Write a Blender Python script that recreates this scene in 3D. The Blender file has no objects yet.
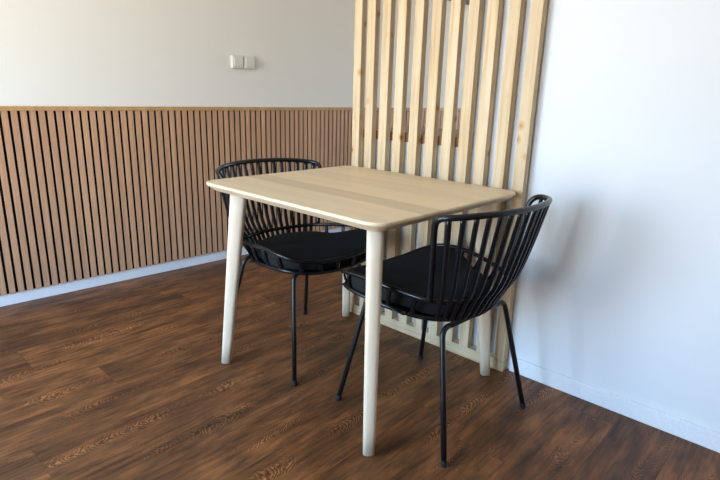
import bpy, bmesh, math, random
from mathutils import Vector, Matrix

C = bpy.context.scene.collection
PI = math.pi

# ------------------------------------------------------------------ camera
CAM = Vector((1.7244, -1.8559, 1.0661))
YAW, PITCH, ROLL, FPX = 2.3040, 0.2710, 0.0291, 526.83
cy, sy = math.cos(YAW), math.sin(YAW)
cp, sp = math.cos(PITCH), math.sin(PITCH)
fw = Vector((cy * cp, sy * cp, -sp))
rt = fw.cross(Vector((0, 0, 1))).normalized()
up = rt.cross(fw)
cr, sr = math.cos(ROLL), math.sin(ROLL)
R2 = rt * cr + up * sr
U2 = up * cr - rt * sr
cam = bpy.data.cameras.new('camera')
cam.sensor_width = 36
cam.lens = FPX / 720 * 36
cam.clip_start = 0.05
co = bpy.data.objects.new('camera', cam)
C.objects.link(co)
co.matrix_world = Matrix(((R2.x, U2.x, -fw.x, CAM.x), (R2.y, U2.y, -fw.y, CAM.y),
                          (R2.z, U2.z, -fw.z, CAM.z), (0, 0, 0, 1)))
bpy.context.scene.camera = co


# ------------------------------------------------------------------ materials
def new_mat(name, rough=0.5, spec=0.5):
    m = bpy.data.materials.new(name)
    m.use_nodes = True
    nt = m.node_tree
    b = nt.nodes['Principled BSDF']
    b.inputs['Roughness'].default_value = rough
    b.inputs['Specular IOR Level'].default_value = spec
    return m, nt, b


class NT:
    """small helper for chaining nodes"""
    def __init__(self, nt):
        self.nt = nt

    def n(self, typ, **kw):
        nd = self.nt.nodes.new(typ)
        for k, v in kw.items():
            setattr(nd, k, v)
        return nd

    def link(self, a, b):
        self.nt.links.new(a, b)

    def val(self, sock, v):
        if isinstance(v, (int, float)):
            sock.default_value = v
        elif isinstance(v, (tuple, list)):
            sock.default_value = v
        else:
            self.link(v, sock)

    def math(self, op, a, b=0.0, c=None):
        nd = self.n('ShaderNodeMath', operation=op)
        self.val(nd.inputs[0], a)
        self.val(nd.inputs[1], b)
        if c is not None:
            self.val(nd.inputs[2], c)
        return nd.outputs[0]

    def xyz(self, x, y, z):
        nd = self.n('ShaderNodeCombineXYZ')
        for i, v in enumerate((x, y, z)):
            self.val(nd.inputs[i], v)
        return nd.outputs[0]

    def sep(self, v):
        nd = self.n('ShaderNodeSeparateXYZ')
        self.link(v, nd.inputs[0])
        return nd.outputs

    def noise(self, vec, scale, detail=3, rough=0.55, dist=0.0):
        nd = self.n('ShaderNodeTexNoise')
        self.link(vec, nd.inputs['Vector'])
        nd.inputs['Scale'].default_value = scale
        nd.inputs['Detail'].default_value = detail
        nd.inputs['Roughness'].default_value = rough
        nd.inputs['Distortion'].default_value = dist
        return nd.outputs['Fac']

    def white(self, vec):
        nd = self.n('ShaderNodeTexWhiteNoise', noise_dimensions='3D')
        self.link(vec, nd.inputs['Vector'])
        return nd.outputs

    def ramp(self, fac, stops, interp='LINEAR'):
        nd = self.n('ShaderNodeValToRGB')
        cr_ = nd.color_ramp
        cr_.interpolation = interp
        while len(cr_.elements) < len(stops):
            cr_.elements.new(0.5)
        for e, (p, c) in zip(cr_.elements, stops):
            e.position = p
            e.color = (*c, 1) if len(c) == 3 else c
        self.val(nd.inputs[0], fac)
        return nd.outputs[0]

    def mix(self, fac, a, b, blend='MIX'):
        nd = self.n('ShaderNodeMix', data_type='RGBA', blend_type=blend)
        self.val(nd.inputs[0], fac)
        self.val(nd.inputs[6], (*a, 1) if isinstance(a, tuple) and len(a) == 3 else a)
        self.val(nd.inputs[7], (*b, 1) if isinstance(b, tuple) and len(b) == 3 else b)
        return nd.outputs[2]

    def bump(self, h, strength=0.1, dist=0.01):
        nd = self.n('ShaderNodeBump')
        nd.inputs['Strength'].default_value = strength
        nd.inputs['Distance'].default_value = dist
        self.link(h, nd.inputs['Height'])
        return nd.outputs[0]

    def obj(self):
        return self.n('ShaderNodeTexCoord').outputs['Object']

    def rand(self):
        return self.n('ShaderNodeObjectInfo').outputs['Random']


def plain(name, col, rough=0.5, spec=0.5, grain=0.0, gscale=200):
    m, nt, b = new_mat(name, rough, spec)
    k = NT(nt)
    o = k.obj()
    f = k.noise(o, gscale, 2)
    d = 0.04 + grain
    c1 = tuple(c * (1 - d) for c in col)
    c2 = tuple(min(1, c * (1 + d)) for c in col)
    k.link(k.ramp(f, [(0.3, c1), (0.7, c2)]), b.inputs['Base Color'])
    if grain:
        k.link(k.bump(f, grain, 0.002), b.inputs['Normal'])
    return m


def wall_paint(name, col):
    m, nt, b = new_mat(name, 0.85, 0.2)
    k = NT(nt)
    o = k.obj()
    f = k.noise(o, 260, 3)
    g = k.noise(o, 1.5, 2)
    k.link(k.ramp(g, [(0.3, tuple(c * 0.985 for c in col)), (0.7, col)]), b.inputs['Base Color'])
    k.link(k.bump(f, 0.05, 0.001), b.inputs['Normal'])
    return m


def floor_mat():
    m, nt, b = new_mat('dark_oak_plank', 0.42, 0.3)
    k = NT(nt)
    o = k.obj()
    x, y, z = k.sep(o)
    PWID, PLEN = 0.178, 1.24
    xr = k.math('DIVIDE', k.math('ADD', x, 20.03), PWID)
    row = k.math('FLOOR', xr)
    off = k.white(k.xyz(row, 3.7, 1.3))[0]
    yr = k.math('DIVIDE', k.math('ADD', k.math('ADD', y, 20.0), k.math('MULTIPLY', off, PLEN)), PLEN)
    pid = k.math('FLOOR', yr)
    w = k.white(k.xyz(row, pid, 5.1))
    wr = k.sep(w[1])
    # grain space: stretched along the plank and moved per plank
    gx = k.math('ADD', x, k.math('MULTIPLY', wr[0], 9.0))
    gy = k.math('ADD', y, k.math('MULTIPLY', wr[1], 17.0))
    # cathedral figure: a smooth field far longer than wide, cut into many rings
    warp = k.noise(k.xyz(k.math('MULTIPLY', gx, 34.0), k.math('MULTIPLY', gy, 24.0), 0.0), 1.0, 3, 0.6)
    field = k.noise(k.xyz(k.math('MULTIPLY', gx, 7.0), k.math('MULTIPLY', gy, 1.15), 2.0), 1.0, 1.0, 0.45)
    xl = k.math('ADD', k.math('SUBTRACT', k.math('FRACT', xr), 0.5), k.math('MULTIPLY', k.math('SUBTRACT', wr[0], 0.5), 0.5))
    arch = k.math('MULTIPLY', k.math('MULTIPLY', xl, xl), 1.5)
    ysg = k.math('MULTIPLY', gy, k.math('SIGN', k.math('SUBTRACT', wr[1], 0.5)))
    fsum = k.math('ADD', k.math('ADD', ysg, arch), k.math('ADD', k.math('MULTIPLY', field, 0.34), k.math('MULTIPLY', warp, 0.075)))
    rings = k.math('SINE', k.math('MULTIPLY', fsum, 2 * PI / 0.017))
    rings = k.math('MULTIPLY_ADD', rings, 0.5, 0.5)
    # how strongly the figure shows: in patches along the plank
    pm = k.noise(k.xyz(k.math('MULTIPLY', gx, 10.0), k.math('MULTIPLY', gy, 3.0), 7.0), 1.0, 2)
    pm = k.ramp(pm, [(0.46, (0, 0, 0)), (0.57, (1, 1, 1))])
    streak = k.noise(k.xyz(k.math('MULTIPLY', gx, 70.0), k.math('MULTIPLY', gy, 6.5), 4.0), 1.0, 4, 0.6)
    broad = k.noise(k.xyz(k.math('MULTIPLY', gx, 13.0), k.math('MULTIPLY', gy, 3.0), 9.0), 1.0, 3, 0.6)
    base = k.ramp(broad, FLOOR_RAMP)
    stc = k.ramp(streak, [(0.30, (0.42, 0.41, 0.42)), (0.5, (1.0, 1.0, 1.0)), (0.72, (1.5, 1.42, 1.3))])
    col = k.mix(0.8, base, stc, 'MULTIPLY')
    rc = k.ramp(rings, [(0.0, (0.34, 0.30, 0.29)), (0.35, (0.90, 0.90, 0.90)), (0.75, (1.15, 1.15, 1.13)), (1.0, (2.0, 2.0, 1.95))])
    blot = k.noise(k.xyz(k.math('MULTIPLY', gx, 20.0), k.math('MULTIPLY', gy, 6.5), 12.0), 1.0, 3, 0.65)
    col = k.mix(0.9, col, k.ramp(blot, [(0.33, (0.64, 0.67, 0.74)), (0.5, (1, 1, 1)), (0.68, (1.22, 1.16, 1.06))]), 'MULTIPLY')
    rf = k.math('MULTIPLY', pm, 0.95)
    col2 = k.mix(rf, col, k.mix(1.0, col, rc, 'MULTIPLY'))
    tone = k.ramp(wr[2], [(0.0, (0.86, 0.86, 0.88)), (0.5, (1.02, 1.0, 0.98)), (1.0, (1.2, 1.16, 1.1))])
    col3 = k.mix(1.0, col2, tone, 'MULTIPLY')
    # joints
    fx = k.math('FRACT', xr)
    fy = k.math('FRACT', yr)
    ex = k.math('MINIMUM', fx, k.math('SUBTRACT', 1.0, fx))
    ey = k.math('MINIMUM', fy, k.math('SUBTRACT', 1.0, fy))
    jx = k.math('LESS_THAN', ex, 0.006)
    jy = k.math('LESS_THAN', ey, 0.0009)
    j = k.math('MAXIMUM', jx, jy)
    col4 = k.mix(k.math('MULTIPLY', j, 0.38), col3, (0.012, 0.008, 0.006))
    k.link(col4, b.inputs['Base Color'])
    k.link(k.ramp(streak, [(0.3, (0.54,) * 3), (0.7, (0.42,) * 3)]), b.inputs['Roughness'])
    h = k.math('SUBTRACT', k.math('ADD', k.math('MULTIPLY', streak, 0.5), k.math('MULTIPLY', k.math('MULTIPLY', rings, pm), 0.3)), j)
    k.link(k.bump(h, 0.12, 0.002), b.inputs['Normal'])
    return m


FLOOR_RAMP = [(0.27, (0.058, 0.0245, 0.011)), (0.43, (0.116, 0.0465, 0.017)), (0.57, (0.172, 0.069, 0.024)), (0.75, (0.255, 0.103, 0.036))]


def table_wood(name, bands=False):
    m, nt, b = new_mat(name, 0.42, 0.35)
    k = NT(nt)
    o = k.obj()
    x, y, z = k.sep(o)
    if bands:
        gvec = k.xyz(k.math('MULTIPLY', x, 3.0), k.math('MULTIPLY', y, 70.0), 0.0)
    else:
        gvec = k.xyz(k.math('MULTIPLY', x, 70.0), k.math('MULTIPLY', y, 70.0), k.math('MULTIPLY', z, 3.0))
    g = k.noise(gvec, 1.0, 4, 0.6)
    base = k.ramp(g, [(0.3, TABLE_A if bands else LEG_A), (0.7, TABLE_B if bands else LEG_B)])
    if bands:
        t = k.math('ADD', k.math('DIVIDE', y, 0.78), 0.5)
        fig = k.noise(k.xyz(k.math('MULTIPLY', x, 2.0), k.math('MULTIPLY', y, 16.0), 3.0), 1.0, 3)
        base = k.mix(1.0, base, k.ramp(fig, [(0.3, (0.95, 0.94, 0.93)), (0.7, (1.04, 1.04, 1.04))]), 'MULTIPLY')
        bd = k.ramp(t, [(0.0, (1, 1, 1)), (0.245, (0.84, 0.82, 0.79)), (0.365, (1.03, 1.03, 1.02)), (0.55, (0.97, 0.965, 0.96)),
                        (0.70, (1.02, 1.02, 1.02)), (0.86, (0.95, 0.94, 0.93))], 'CONSTANT')
        base = k.mix(1.0, base, bd, 'MULTIPLY')
    k.link(base, b.inputs['Base Color'])
    return m


TABLE_A, TABLE_B = (0.70, 0.545, 0.355), (0.765, 0.610, 0.41)
LEG_A, LEG_B = (0.71, 0.56, 0.40), (0.77, 0.63, 0.465)


def pine_mat():
    m, nt, b = new_mat('pale_pine', 0.55, 0.3)
    k = NT(nt)
    o = k.obj()
    r = k.rand()
    x, y, z = k.sep(o)
    zz = k.math('ADD', z, k.math('MULTIPLY', r, 37.0))
    g = k.noise(k.xyz(k.math('MULTIPLY', x, 60.0), k.math('MULTIPLY', y, 60.0), k.math('MULTIPLY', zz, 2.2)), 1.0, 4, 0.6, 0.4)
    base = k.ramp(g, [(0.28, (0.51, 0.345, 0.175)), (0.5, (0.615, 0.478, 0.305)), (0.72, (0.65, 0.54, 0.385))])
    pt = k.noise(k.xyz(k.math('MULTIPLY', x, 14.0), k.math('MULTIPLY', y, 14.0), k.math('MULTIPLY', zz, 3.0)), 1.0, 2)
    base = k.mix(1.0, base, k.ramp(pt, [(0.35, (0.93, 0.90, 0.85)), (0.65, (1.03, 1.03, 1.03))]), 'MULTIPLY')
    vo = k.n('ShaderNodeTexVoronoi', feature='F1')
    k.link(k.xyz(x, y, k.math('MULTIPLY', zz, 0.8)), vo.inputs['Vector'])
    vo.inputs['Scale'].default_value = 10.5
    d = vo.outputs['Distance']
    kn = k.ramp(d, [(0.0, (0.30, 0.17, 0.08)), (0.055, (0.42, 0.25, 0.11)), (0.085, (0.85, 0.66, 0.42)), (0.20, (1, 1, 1))])
    base = k.mix(1.0, base, kn, 'MULTIPLY')
    tone = k.ramp(r, [(0.0, (0.95, 0.93, 0.90)), (1.0, (1.04, 1.04, 1.04))])
    base = k.mix(1.0, base, tone, 'MULTIPLY')
    k.link(base, b.inputs['Base Color'])
    return m


def oak_panel_mat(name, a, c):
    m, nt, b = new_mat(name, 0.5, 0.35)
    k = NT(nt)
    o = k.obj()
    x, y, z = k.sep(o)
    row = k.math('FLOOR', k.math('DIVIDE', y, PITCHW))
    rr = k.white(k.xyz(row, 1.0, 2.0))[0]
    zz = k.math('ADD', z, k.math('MULTIPLY', rr, 23.0))
    g = k.noise(k.xyz(k.math('MULTIPLY', x, 60.0), k.math('MULTIPLY', y, 110.0), k.math('MULTIPLY', zz, 4.5)), 1.0, 4, 0.6)
    base = k.ramp(g, [(0.28, a), (0.72, c)])
    tone = k.ramp(rr, [(0.0, (0.90, 0.89, 0.88)), (1.0, (1.07, 1.07, 1.07))])
    k.link(k.mix(1.0, base, tone, 'MULTIPLY'), b.inputs['Base Color'])
    return m


PITCHW = 0.0385
M = {}
M['floor'] = floor_mat()
M['wall'] = wall_paint('white_wall_paint', (0.725, 0.735, 0.745))
M['backwall'] = wall_paint('off_white_wall_paint', (0.80, 0.765, 0.68))
M['ceiling'] = wall_paint('ceiling_paint', (0.84, 0.80, 0.72))
M['dimwall'] = wall_paint('taupe_wall_paint', (0.43, 0.37, 0.27))
M['sidewall'] = wall_paint('sand_wall_paint', (0.66, 0.55, 0.38))
M['trim'] = plain('white_trim_lacquer', (0.78, 0.78, 0.79), 0.35, 0.45)
M['table_top'] = table_wood('ash_veneer_top', True)
M['table_leg'] = table_wood('ash_leg')
M['pine'] = pine_mat()
M['oak'] = oak_panel_mat('oak_slat', (0.47, 0.25, 0.14), (0.61, 0.355, 0.205))
M['cap'] = oak_panel_mat('golden_oak_cap', (0.47, 0.26, 0.10), (0.56, 0.33, 0.14))
M['felt'] = plain('black_felt', (0.008, 0.007, 0.007), 0.95, 0.1)
M['black'] = plain('black_resin', (0.005, 0.0055, 0.007), 0.27, 0.38)
M['steel'] = plain('black_powder_coated_steel', (0.006, 0.0065, 0.008), 0.33, 0.4)
M['rubber'] = plain('black_rubber', (0.012, 0.012, 0.012), 0.7, 0.3)
M['pad'] = plain('charcoal_pad_fabric', (0.017, 0.017, 0.016), 0.95, 0.12, 0.25, 700)
M['switch'] = plain('ivory_plastic', (0.70, 0.67, 0.57), 0.35, 0.5)
M['counter'] = oak_panel_mat('counter_wood', (0.26, 0.145, 0.09), (0.34, 0.20, 0.13))
M['dark'] = plain('dark_grey_trim', (0.10, 0.09, 0.085), 0.6, 0.3)
M['frame'] = plain('white_window_frame', (0.8, 0.8, 0.8), 0.4, 0.4)


SKY = [(0.40, (0.62, 0.60, 0.56)), (0.485, (0.70, 0.735, 0.77)), (0.52, (0.78, 0.85, 0.93)), (0.58, (0.58, 0.82, 1.06)), (0.70, (0.27, 0.53, 0.95))]
SKY_POWER = 15.0
# ------------------------------------------------------------------ mesh helpers
def obj(name, bm, mat, parent=None, smooth=False, loc=None):
    bmesh.ops.recalc_face_normals(bm, faces=bm.faces)
    me = bpy.data.meshes.new(name)
    bm.to_mesh(me)
    bm.free()
    if smooth:
        for p in me.polygons:
            p.use_smooth = True
    me.materials.append(mat)
    o = bpy.data.objects.new(name, me)
    C.objects.link(o)
    if parent:
        o.parent = parent
    if loc:
        o.location = loc
    return o


def thing(name, label, cat, loc=(0, 0, 0), rz=0, group=None):
    o = bpy.data.objects.new(name, None)
    C.objects.link(o)
    o.empty_display_size = 0.1
    o.location = loc
    o.rotation_euler = (0, 0, rz)
    o['label'] = label
    o['category'] = cat
    if group:
        o['group'] = group
    return o


def struct(name, bm, mat, parent=None):
    o = obj(name, bm, mat, parent)
    if not parent:
        o['kind'] = 'structure'
    return o


def box(bm, a, b, bev=0.0, xf=None):
    (x0, y0, z0), (x1, y1, z1) = a, b
    t = bmesh.new()
    vs = [t.verts.new((x, y, z)) for x in (x0, x1) for y in (y0, y1) for z in (z0, z1)]
    for f in ((0, 1, 3, 2), (4, 6, 7, 5), (0, 4, 5, 1), (2, 3, 7, 6), (0, 2, 6, 4), (1, 5, 7, 3)):
        t.faces.new([vs[i] for i in f])
    bmesh.ops.recalc_face_normals(t, faces=t.faces)
    if bev:
        bmesh.ops.bevel(t, geom=list(t.edges), offset=bev, segments=2, profile=0.5, affect='EDGES')
    mp = {}
    for v in t.verts:
        p = v.co if xf is None else xf(v.co)
        mp[v] = bm.verts.new(p)
    for f in t.faces:
        bm.faces.new([mp[v] for v in f.verts])
    t.free()


def loft(bm, rings, cap=True, closed=True):
    rows = [[bm.verts.new(p) for p in r] for r in rings]
    n = len(rows[0])
    for a, b in zip(rows, rows[1:]):
        for i in range(n if closed else n - 1):
            bm.faces.new((a[i], a[(i + 1) % n], b[(i + 1) % n], b[i]))
    if cap:
        bm.faces.new(rows[0][::-1])
        bm.faces.new(rows[-1])


def spline(pts, n, closed=False):
    """Catmull-Rom through pts, n samples per span"""
    P = [Vector(p) for p in pts]
    out = []
    m = len(P)
    spans = m if closed else m - 1
    for i in range(spans):
        if closed:
            p0, p1, p2, p3 = P[(i - 1) % m], P[i], P[(i + 1) % m], P[(i + 2) % m]
        else:
            p1, p2 = P[i], P[i + 1]
            p0 = P[i - 1] if i > 0 else p1 * 2 - p2
            p3 = P[i + 2] if i + 2 < m else p2 * 2 - p1
        for j in range(n):
            t = j / n
            out.append(0.5 * ((2 * p1) + (p2 - p0) * t + (2 * p0 - 5 * p1 + 4 * p2 - p3) * t * t
                              + (-p0 + 3 * p1 - 3 * p2 + p3) * t ** 3))
    if not closed:
        out.append(P[-1].copy())
    return out


def resample(pts, n, closed=False):
    Q = list(pts) + ([pts[0]] if closed else [])
    L = [0.0]
    for a, b in zip(Q, Q[1:]):
        L.append(L[-1] + (b - a).length)
    out = []
    k = 0
    cnt = n if closed else n - 1
    for i in range(n):
        s = L[-1] * i / cnt
        while k < len(L) - 2 and L[k + 1] < s:
            k += 1
        t = (s - L[k]) / max(1e-9, L[k + 1] - L[k])
        out.append(Q[k].lerp(Q[k + 1], min(1, t)))
    return out


def sweep(bm, pts, rw, rn, normal=None, closed=False, seg=10, power=2.0, radius=None):
    """sweep an ellipse/superellipse. normal: function(i, p, tangent) giving the direction of the thin axis"""
    n = len(pts)
    rings = []
    prev = None
    for i, p in enumerate(pts):
        if closed:
            t = (pts[(i + 1) % n] - pts[i - 1]).normalized()
        else:
            t = (pts[min(i + 1, n - 1)] - pts[max(i - 1, 0)]).normalized()
        if normal:
            nv = normal(i, p, t)
        else:
            nv = prev if prev else (Vector((0, 0, 1)) if abs(t.z) < 0.9 else Vector((1, 0, 0)))
        nv = (nv - t * nv.dot(t)).normalized()
        prev = nv
        bv = t.cross(nv)
        k = radius(i / (n - 1)) if radius else 1.0
        ring = []
        for j in range(seg):
            a = 2 * PI * j / seg
            ca, sa = math.cos(a), math.sin(a)
            ca = math.copysign(abs(ca) ** (2 / power), ca)
            sa = math.copysign(abs(sa) ** (2 / power), sa)
            ring.append(p + bv * (rw * k * ca) + nv * (rn * k * sa))
        rings.append(ring)
    if closed:
        rows = [[bm.verts.new(p) for p in r] for r in rings]
        # align the closing seam
        for a, b in zip(rows, rows[1:] + rows[:1]):
            best = 0
            if b is rows[0]:
                best = min(range(seg), key=lambda s: (a[0].co - b[s].co).length)
            for j in range(seg):
                bm.faces.new((a[j], a[(j + 1) % seg], b[(j + 1 + best) % seg], b[(j + best) % seg]))
    else:
        loft(bm, rings)


# ------------------------------------------------------------------ the setting
XB, BR = -1.1857, 0.0619
TB = math.tan(BR)
WD = Vector((math.sin(BR), math.cos(BR), 0))         # along the back wall
WN = Vector((math.cos(BR), -math.sin(BR), 0))        # out of it, into the room
WO = Vector((XB, -0.8, 0))
YF = -3.2       # wall behind the camera
XR = 4.0
YBK = 4.2       # far wall of the room behind the screen
H = 2.55


def bwl(v):     # (off, along(y), z) -> world, along given as world y
    s = (v[1] + 0.8) / WD.y
    return WO + WD * s + WN * v[0] + Vector((0, 0, v[2]))


bm = bmesh.new()
box(bm, (-2.2, YF - 0.3, -0.1), (XR + 0.3, YBK + 0.3, 0))
struct('floor', bm, M['floor'])
bm = bmesh.new()
box(bm, (-2.2, YF - 0.3, H), (XR + 0.3, YBK + 0.3, H + 0.1))
struct('ceiling', bm, M['ceiling'])
bm = bmesh.new()
box(bm, (-0.15, YF, 0), (0, YBK, H), xf=bwl)
struct('wall_left', bm, M['backwall'])
# the wall with the slat screen: full height right of x = 0.60, half wall under the pass-through, lintel
WX0, WXO, WT = 0.032, 0.605, 0.12
SILL = 0.868
bm = bmesh.new()
box(bm, (WXO, 0, 0), (XR, WT, H))
struct('wall_right', bm, M['wall'])
bm = bmesh.new()
box(bm, (WX0, 0, 0), (WXO, WT, SILL))
struct('wall_right_low', bm, M['wall'])
bm = bmesh.new()
box(bm, (WX0, 0, 2.42), (WXO, WT, H))
struct('wall_right_lintel', bm, M['wall'])


def wall_with_window(name, axis, c, t, a0, a1, w0, w1, z0, z1, mat):
    """wall perpendicular to y (axis 'y') or x, spanning a0..a1, with one opening"""
    bm = bmesh.new()
    def bx(p, q, r, s):
        if axis == 'y':
            box(bm, (p, min(c, c + t), r), (q, max(c, c + t), s))
        else:
            box(bm, (min(c, c + t), p, r), (max(c, c + t), q, s))
    bx(a0, w0, 0, H)
    bx(w1, a1, 0, H)
    bx(w0, w1, 0, z0)
    bx(w0, w1, z1, H)
    struct(name, bm, mat)


def window(name, axis, c, w0, w1, z0, z1, mull):
    bm = bmesh.new()
    def bx(p, q, r, s, d=0.03):
        if axis == 'y':
            box(bm, (p, c - d, r), (q, c + d, s))
        else:
            box(bm, (c - d, p, r), (c + d, q, s))
    f = 0.05
    bx(w0, w0 + f, z0, z1)
    bx(w1 - f, w1, z0, z1)
    bx(w0 + f, w1 - f, z0, z0 + f)
    bx(w0 + f, w1 - f, z1 - f, z1)
    for k in range(1, mull):
        xm = w0 + (w1 - w0) * k / mull
        bx(xm - 0.02, xm + 0.02, z0 + f, z1 - f)
    struct(name, bm, M['frame'])


W1 = (-1.02, 0.20, 0.24, 2.0)
W2 = (0.55, 1.22, 0.24, 2.0)
bm = bmesh.new()
for p, q, r, t_ in ((-2.2, W1[0], 0, H), (W1[1], W2[0], 0, H), (W2[1], XR, 0, H)):
    box(bm, (p, YF - 0.15, r), (q, YF, t_))
for wn in (W1, W2):
    box(bm, (wn[0], YF - 0.15, 0), (wn[1], YF, wn[2]))
    box(bm, (wn[0], YF - 0.15, wn[3]), (wn[1], YF, H))
struct('wall_front', bm, M['dimwall'])
window('window_1', 'y', YF - 0.08, *W1, 1)
window('window_3', 'y', YF - 0.08, *W2, 1)
bm = bmesh.new()
box(bm, (XR, YF, 0), (XR + 0.15, YBK, H))
struct('wall_side', bm, M['sidewall'])
BWIN = dict(x0=0.1, x1=1.3, z0=0.8, z1=2.0)
wall_with_window('wall_back', 'y', YBK, 0.15, -2.2, XR, BWIN['x0'], BWIN['x1'], BWIN['z0'], BWIN['z1'], M['wall'])
window('window_2', 'y', YBK + 0.08, BWIN['x0'], BWIN['x1'], BWIN['z0'], BWIN['z1'], 1)

# baseboards
bm = bmesh.new()
box(bm, (0.0, YF + 0.01, 0), (0.013, YBK - 0.01, 0.0584), 0.001, bwl)
struct('baseboard_left', bm, M['trim'])
bm = bmesh.new()
box(bm, (0.897, -0.012, 0), (XR, 0, 0.062), 0.002)
struct('baseboard_right', bm, M['trim'])

# dark trim high on the left wall in the room behind
bm = bmesh.new()
box(bm, (0.0, 2.0, 1.845), (0.02, 3.6, 1.93), 0.0, bwl)
struct('trim_1', bm, M['dark'])

# pass-through worktop
t = bmesh.new()
box(t, (WX0, 0.0, SILL), (WXO, 0.42, SILL + 0.04), 0.002)
o = obj('counter_board', t, M['counter'])
o['label'] = 'brown wooden counter board on the low wall, seen between the screen slats'
o['category'] = 'counter'

# ------------------------------------------------------------------ slatted wall panelling
ZP0, ZP1 = 0.0584, 0.9636
CAPH = 0.020
pan = thing('slatted_wall_panel', 'brown oak slat panelling along the lower half of the left wall', 'wall panel', bwl((0, -0.8, ZP0)), -BR)
G0 = -1.095 + 0.8        # local y of one groove centre


YA, YZ = -1.9, 4.6        # local along-wall extent (from y = -0.8)
bm = bmesh.new()
box(bm, (0.001, YA, 0.001), (0.0125, YZ, ZP1 - ZP0 - CAPH))
obj('felt_backing', bm, M['felt'], pan)
bm = bmesh.new()
GW = 0.0128
k0 = int(math.ceil((YA - G0) / PITCHW))
k = k0
while G0 + PITCHW * (k + 1) < YZ:
    a = G0 + PITCHW * k + GW / 2
    box(bm, (0.0120, a, 0.0005), (0.0215, a + PITCHW - GW, ZP1 - ZP0 - CAPH))
    k += 1
obj('slats', bm, M['oak'], pan)
bm = bmesh.new()
box(bm, (0.001, YA, ZP1 - ZP0 - CAPH), (0.028, YZ, ZP1 - ZP0), 0.001)
obj('top_cap', bm, M['cap'], pan)

# ------------------------------------------------------------------ double light switch
sw = thing('light_switch', 'white double surface-mounted switch on the pale left wall', 'switch', bwl((0, 0.172, 1.230)), -BR)
for s in (-1, 1):
    bm = bmesh.new()
    c = s * 0.0405
    box(bm, (0.0, c - 0.0385, -0.037), (0.026, c + 0.0385, 0.037), 0.006)
    hs = obj('housing', bm, M['switch'], sw)
    bm = bmesh.new()
    box(bm, (0.024, c - 0.028, -0.026), (0.031, c + 0.028, 0.026), 0.002)
    rk = obj('rocker', bm, M['switch'], hs)

# ------------------------------------------------------------------ slatted screen
SYF, SYB = -0.0440, -0.0125
scr = thing('slatted_screen', 'tall pale pine slat screen standing against the white wall behind the table', 'room divider', (0, 0, 0))
SX = [0.023, 0.100, 0.183, 0.265, 0.351, 0.4355, 0.5185, 0.598, 0.6755, 0.760, 0.8415]
RZ = 0.048
rnd = random.Random(4)
for i, x in enumerate(SX):
    w = 0.0435
    bm = bmesh.new()
    box(bm, (0, 0, 0), (w, SYB - SYF, 2.38 - RZ), 0.0015)
    obj('slat', bm, M['pine'], scr, loc=(x, SYF, RZ))
bm = bmesh.new()
# rails: long axis turned so the grain runs along them
def rail(z0, z1):
    bm = bmesh.new()
    L = SX[-1] + 0.0435 - SX[0]
    box(bm, (0, 0, 0), (z1 - z0, -0.001 - SYF, L), 0.0015)
    o = obj('rail', bm, M['pine'], scr)
    o.matrix_local = Matrix(((0, 0, 1, SX[0]), (0, 1, 0, SYF), (-1, 0, 0, z1), (0, 0, 0, 1)))
    return o
rail(0.0, RZ)
rail(2.38, 2.43)

# ------------------------------------------------------------------ table
TW, TD, TH = 0.88, 0.78, 0.74
tab = thing('dining_table', 'pale ash dining table with rounded corners between two black chairs', 'table', (0.4435, -0.4440, 0), -0.0192)


def rrect(w, d, r, z, n=10):
    out = []
    for cx, cyy, a0 in ((w / 2 - r, d / 2 - r, 0), (-w / 2 + r, d / 2 - r, PI / 2), (-w / 2 + r, -d / 2 + r, PI), (w / 2 - r, -d / 2 + r, 1.5 * PI)):
        for i in range(n + 1):
            a = a0 + PI / 2 * i / n
            out.append(Vector((cx + r * math.cos(a), cyy + r * math.sin(a), z)))
    return out


bm = bmesh.new()
prof = [(0.034, 0.7080), (0.031, 0.7080), (0.0008, 0.7300), (0, 0.7310), (0, 0.7365), (0.0008, 0.7385), (0.0020, 0.7396), (0.0040, 0.74)]
loft(bm, [rrect(TW - 2 * i, TD - 2 * i, 0.058 - i, z) for i, z in prof])
top = obj('tabletop', bm, M['table_top'], tab)
for f in top.data.polygons:
    f.use_smooth = abs(f.normal.z) < 0.99
for e in top.data.edges:
    za, zb_ = (top.data.vertices[i].co.z for i in e.vertices)
    if abs(za - zb_) < 1e-6 and (abs(za - 0.730) < 1e-4 or za < 0.7085):
        e.use_edge_sharp = True
for sx in (-1, 1):
    for s2 in (-1, 1):
        bm = bmesh.new()
        dg = Vector((sx, s2, 0)).normalized()
        pp = Vector((-dg.y, dg.x, 0))
        rings = []
        for q in range(9):
            tt = q / 8
            inset = 0.047 + (0.100 - 0.047) * tt
            c = Vector((sx * (TW / 2 - inset), s2 * (TD / 2 - inset), 0.003 + (0.7078 - 0.003) * tt))
            a = 0.0185 + (0.0310 - 0.0185) * tt       # along the diagonal
            b_ = 0.0185 + (0.0250 - 0.0185) * tt      # across it
            pw = 3.2
            ring = []
            for j in range(20):
                an = 2 * PI * j / 20
                ca, sa = math.cos(an), math.sin(an)
                ca = math.copysign(abs(ca) ** (2 / pw), ca)
                sa = math.copysign(abs(sa) ** (2 / pw), sa)
                ring.append(c + dg * a * ca + pp * b_ * sa)
            rings.append(ring)
        loft(bm, rings)
        lg = obj('leg', bm, M['table_leg'], tab, smooth=True)
        for f in lg.data.polygons:
            f.use_smooth = abs(f.normal.z) < 0.9
        bm = bmesh.new()
        c = Vector((sx * (TW / 2 - 0.047), s2 * (TD / 2 - 0.047), 0))
        loft(bm, [[c + Vector((0.0175 * math.cos(2 * PI * j / 16), 0.0175 * math.sin(2 * PI * j / 16), z)) for j in range(16)] for z in (0, 0.0031)])
        obj('foot_pad', bm, M['rubber'], lg)

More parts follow.
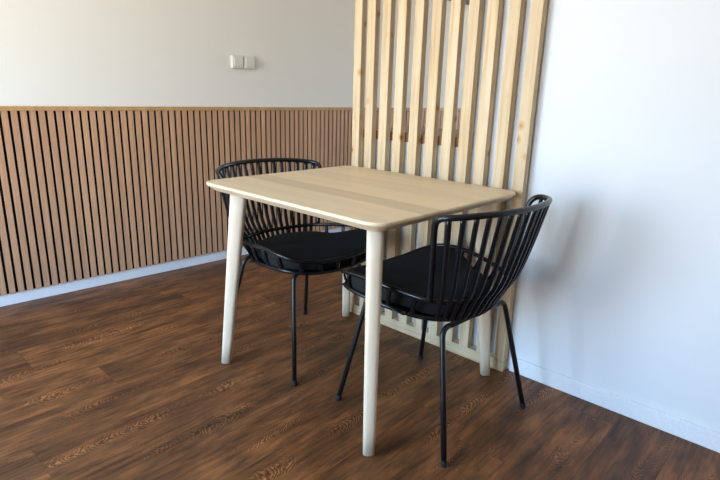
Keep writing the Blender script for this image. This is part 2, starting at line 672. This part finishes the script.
# ------------------------------------------------------------------ chairs
# local frame: x forward, y to the chair's left, z up
def mirror(pts):            # points from the back centre (y >= 0) to the front centre -> closed loop
    P = [Vector(p) for p in pts]
    return P + [Vector((p.x, -p.y, p.z)) for p in P[-2:0:-1]]


RING_A = [(-.205, 0, .477), (-.183, .110, .479), (-.126, .198, .486), (-.010, .241, .501), (.105, .256, .510), (.195, .250, .503),
          (.243, .212, .486), (.263, .125, .470), (.268, 0, .464)]
RING_C = [(-.160, 0, .402), (-.135, .100, .404), (-.080, .170, .410), (.000, .216, .424), (.105, .236, .437), (.192, .237, .445),
          (.238, .204, .440), (.258, .122, .428), (.263, 0, .421)]
HOOP = [(-.304, 0, .770), (-.294, .092, .769), (-.266, .172, .766), (-.230, .226, .761), (-.201, .250, .757), (-.178, .257, .751),
        (-.161, .254, .735), (-.153, .247, .700), (-.147, .239, .640), (-.137, .227, .560), (-.128, .214, .490)]
NSLAT = 16


def make_chair(label, cat):
    t = thing('dining_chair', label, cat, group=None)
    A = resample(spline(mirror(RING_A), 14, True), 160, True)
    Cc = resample(spline(mirror(RING_C), 14, True), 160, True)
    half = [Vector(p) for p in HOOP]
    hp = [Vector((p.x, -p.y, p.z)) for p in half[::-1]] + half[1:]
    Hh = resample(spline(hp, 14), 140)
    # back hoop
    bm = bmesh.new()
    sweep(bm, Hh, 0.0092, 0.0085, lambda i, p, tt: Vector((p.x + 0.02, p.y, 0.0)) if p.z > 0.74 else Vector((p.x - 0.1, p.y, 0)), seg=12)
    obj('back_rail', bm, M['black'], t, True)
    bm = bmesh.new()
    sweep(bm, A, 0.0078, 0.0078, lambda i, p, tt: Vector((0, 0, 1)), closed=True, seg=12)
    obj('seat_ring', bm, M['black'], t, True)
    bm = bmesh.new()
    sweep(bm, Cc, 0.0080, 0.0075, lambda i, p, tt: Vector((0, 0, 1)), closed=True, seg=12)
    base = obj('seat_base', bm, M['black'], t, True)
    # back slats
    tops = resample(spline([(p.x, p.y, p.z) for p in [Vector((q.x, -q.y, q.z)) for q in half[4::-1]] + half[1:5]], 14), NSLAT)
    # foot of each slat along ring A between the two post feet
    lim = [p for p in A if p.x < 0 and abs(p.y) < 0.188]
    lim.sort(key=lambda p: p.y)
    feet = resample(lim, NSLAT)
    cl = [p for p in Cc if p.x < 0 and abs(p.y) < 0.150]
    cl.sort(key=lambda p: p.y)
    cfeet = resample(cl, NSLAT)
    for tp, ft, cf in zip(tops, feet, cfeet):
        out = Vector((ft.x - 0.06, ft.y * 1.0, 0)).normalized()
        f1 = ft + out * 0.0085
        mid = tp.lerp(f1, 0.5) + out * 0.012
        q1 = tp.lerp(f1, 0.82) + out * 0.013
        low = ft.lerp(cf, 0.62) + out * 0.010 + Vector((0, 0, -0.004))
        path = resample(spline([tp + Vector((0, 0, -0.004)), tp.lerp(f1, 0.22) + out * 0.006, mid, q1, f1, low, cf + Vector((0, 0, -0.003)), cf - out * 0.03 + Vector((0, 0, -0.002))], 8), 30)
        bm = bmesh.new()
        sweep(bm, path, 0.0080, 0.0058, lambda i, p, tt, o=out: Vector((o.x, o.y, -0.0)) if abs(tt.z) > 0.5 else Vector((o.x * .3, o.y * .3, -1)), seg=8, power=2.6)
        obj('back_slat', bm, M['black'], t, True)
    # short stays between seat ring and base along the sides and the front
    fa = [p for p in A if p.x > -0.085]
    fa.sort(key=lambda p: math.atan2(p.y, p.x - 0.04))
    fc = [p for p in Cc if p.x > -0.05]
    fc.sort(key=lambda p: math.atan2(p.y, p.x - 0.04))
    nst = 14
    for a, c in zip(resample(fa, nst), resample(fc, nst)):
        bm = bmesh.new()
        o = Vector((a.x - 0.04, a.y, 0)).normalized()
        sweep(bm, resample(spline([a, a.lerp(c, 0.5) + o * 0.004, c], 5), 8), 0.0085, 0.0042, lambda i, p, tt, o=o: o, seg=8, power=2.6)
        obj('seat_stay', bm, M['black'], t, True)
    # slats carrying the pad
    for k in range(12):
        y = -0.209 + 0.038 * k
        xs = sorted(p.x for p in Cc if abs(p.y - y) < 0.012)
        x0, x1 = xs[0], xs[-1]
        zb = min((p for p in Cc if p.x < 0), key=lambda p: abs(p.y - y)).z
        zf = min((p for p in Cc if p.x > 0), key=lambda p: abs(p.y - y)).z
        bm = bmesh.new()
        sweep(bm, resample([Vector((x0, y, zb)), Vector((x0 * .6 + x1 * .4, y, (zb + zf) / 2 - 0.004)), Vector((x1, y, zf))], 10), 0.0182, 0.0035,
              lambda i, p, tt: Vector((0, 0, 1)), seg=8, power=3)
        obj('seat_slat', bm, M['black'], t, True)
    # pad
    bm = bmesh.new()
    cpt = Vector((0.045, 0, 0))
    n = 72
    outl = resample(spline(mirror(RING_A), 14, True), n, True)
    rings = []
    def zt(q, s_, p):
        zc = 0.474 - 0.004 * max(0.0, (-0.05 - q.x) / 0.15)
        f = max(0.0, min(1.0, (p.x + 0.02) / 0.16))
        return zc + (p.z + 0.009 - zc) * f * s_ ** 3

    def scl(p):
        f = max(0.0, min(1.0, (p.x + 0.10) / 0.26))
        return 0.80 + 0.195 * f * f * (3 - 2 * f) - 0.012 * max(0.0, abs(p.y) - 0.17) / 0.08 * (1 if p.x > 0.2 else 0)
    for s, kind in ((0.15, 'b'), (0.70, 'b'), (0.93, 'b'), (0.95, 'm1'), (0.975, 'm2'), (0.988, 'm3'), (0.955, 't1'), (0.87, 't'), (0.6, 't'), (0.35, 't'), (0.1, 't')):
        r = []
        for p in outl:
            kk = s * scl(p)
            q = Vector((cpt.x + (p.x - cpt.x) * kk, p.y * kk, 0))
            tp_, bot = zt(q, s, p), 0.442
            cz = Cc[min(range(160), key=lambda i_: (Cc[i_] - p).length)].z
            bot = max(cz + 0.0045, tp_ - 0.066)
            q.z = {'b': bot, 'm1': bot + 0.006, 'm2': (tp_ + bot) / 2 + 0.004, 'm3': tp_ - 0.008, 't1': tp_ - 0.002, 't': tp_ + (0.002 if s < 0.7 else 0.0)}[kind]
            r.append(q)
        rings.append(r)
    loft(bm, rings)
    obj('seat_pad', bm, M['pad'], t, True)
    # steel legs: two inverted U frames
    for fx, tx in ((0.239, 0.165), (-0.235, -0.150)):
        zb = 0.398 if fx < 0 else 0.408
        fy = 0.231
        ty = 0.172
        for s in (-1, 1):
            foot = Vector((fx, s * fy, 0.004))
            knee = Vector((tx, s * ty, zb))
            d = (knee - foot).normalized()
            inn = Vector((0, -s, 0))
            r = 0.03
            path = [foot, foot.lerp(knee, 0.5), knee - d * r]
            for q in range(1, 7):
                u = q / 6
                path.append((knee - d * r) * (1 - u) ** 2 + knee * 2 * u * (1 - u) + (knee + inn * r) * u * u)
            bm = bmesh.new()
            sweep(bm, path, 0.0088, 0.0088, lambda i, p, tt: Vector((1, 0, 0)), seg=12)
            lg = obj('leg', bm, M['steel'], t, True)
            bm = bmesh.new()
            loft(bm, [[foot + d * (hh) + Vector((rr * math.cos(2 * PI * j / 14), rr * math.sin(2 * PI * j / 14), 0)) for j in range(14)]
                      for hh, rr in ((-0.004, 0.0092), (0.0, 0.0099), (0.012, 0.0097), (0.015, 0.0090))])
            obj('foot_cap', bm, M['rubber'], lg, True)
        bm = bmesh.new()
        sweep(bm, [Vector((tx, -ty + 0.029, zb)), Vector((tx, 0, zb)), Vector((tx, ty - 0.029, zb))], 0.0088, 0.0088, lambda i, p, tt: Vector((1, 0, 0)), seg=12)
        obj('seat_support', bm, M['steel'], t, True)
    return t


def dup(root):
    r = root.copy()
    C.objects.link(r)
    for ch in list(root.children):
        c = ch.copy()
        C.objects.link(c)
        c.parent = r
        for g in ch.children:
            d = g.copy()
            C.objects.link(d)
            d.parent = c
    return r


ch1 = make_chair('black slat-back chair pulled out at the near right end, in front of the white wall', 'chair')
ch1.location = (0.808, -0.434, 0)
ch1.rotation_euler = (0, 0, PI - 0.062)
ch1['group'] = 'black slat-back chairs at the table'
ch2 = dup(ch1)
ch2['label'] = 'black slat-back chair tucked in behind the table, in front of the oak slat panelling'
ch2.location = (0.136, -0.462, 0)
ch2.rotation_euler = (0, 0, -0.02)

# ------------------------------------------------------------------ light: the sky through the windows
def portal(name, loc, rot, sx, sy_):
    l = bpy.data.lights.new(name, 'AREA')
    l.shape = 'RECTANGLE'
    l.size, l.size_y = sx, sy_
    l.cycles.is_portal = True
    o = bpy.data.objects.new(name, l)
    C.objects.link(o)
    o.location = loc
    o.rotation_euler = rot


for nm, wn in (('window_portal', W1), ('second_window_portal', W2)):
    portal(nm, ((wn[0] + wn[1]) / 2, YF - 0.12, (wn[2] + wn[3]) / 2), (PI / 2, 0, 0), wn[1] - wn[0], wn[3] - wn[2])
portal('rear_window_portal', ((BWIN['x0'] + BWIN['x1']) / 2, YBK + 0.12, (BWIN['z0'] + BWIN['z1']) / 2), (-PI / 2, 0, 0), BWIN['x1'] - BWIN['x0'], BWIN['z1'] - BWIN['z0'])

w = bpy.data.worlds.new('sky')
bpy.context.scene.world = w
w.use_nodes = True
k = NT(w.node_tree)
bg = w.node_tree.nodes['Background']
gz = k.sep(k.n('ShaderNodeTexCoord').outputs['Generated'])[2]
fac = k.math('MULTIPLY_ADD', gz, 0.5, 0.5)
k.link(k.ramp(fac, SKY), bg.inputs[0])
bg.inputs[1].default_value = SKY_POWER

vs = bpy.context.scene.view_settings
vs.view_transform = 'Standard'
vs.look = 'None'
vs.gamma = 1
vs.use_curve_mapping = False
vs.exposure = 0.57
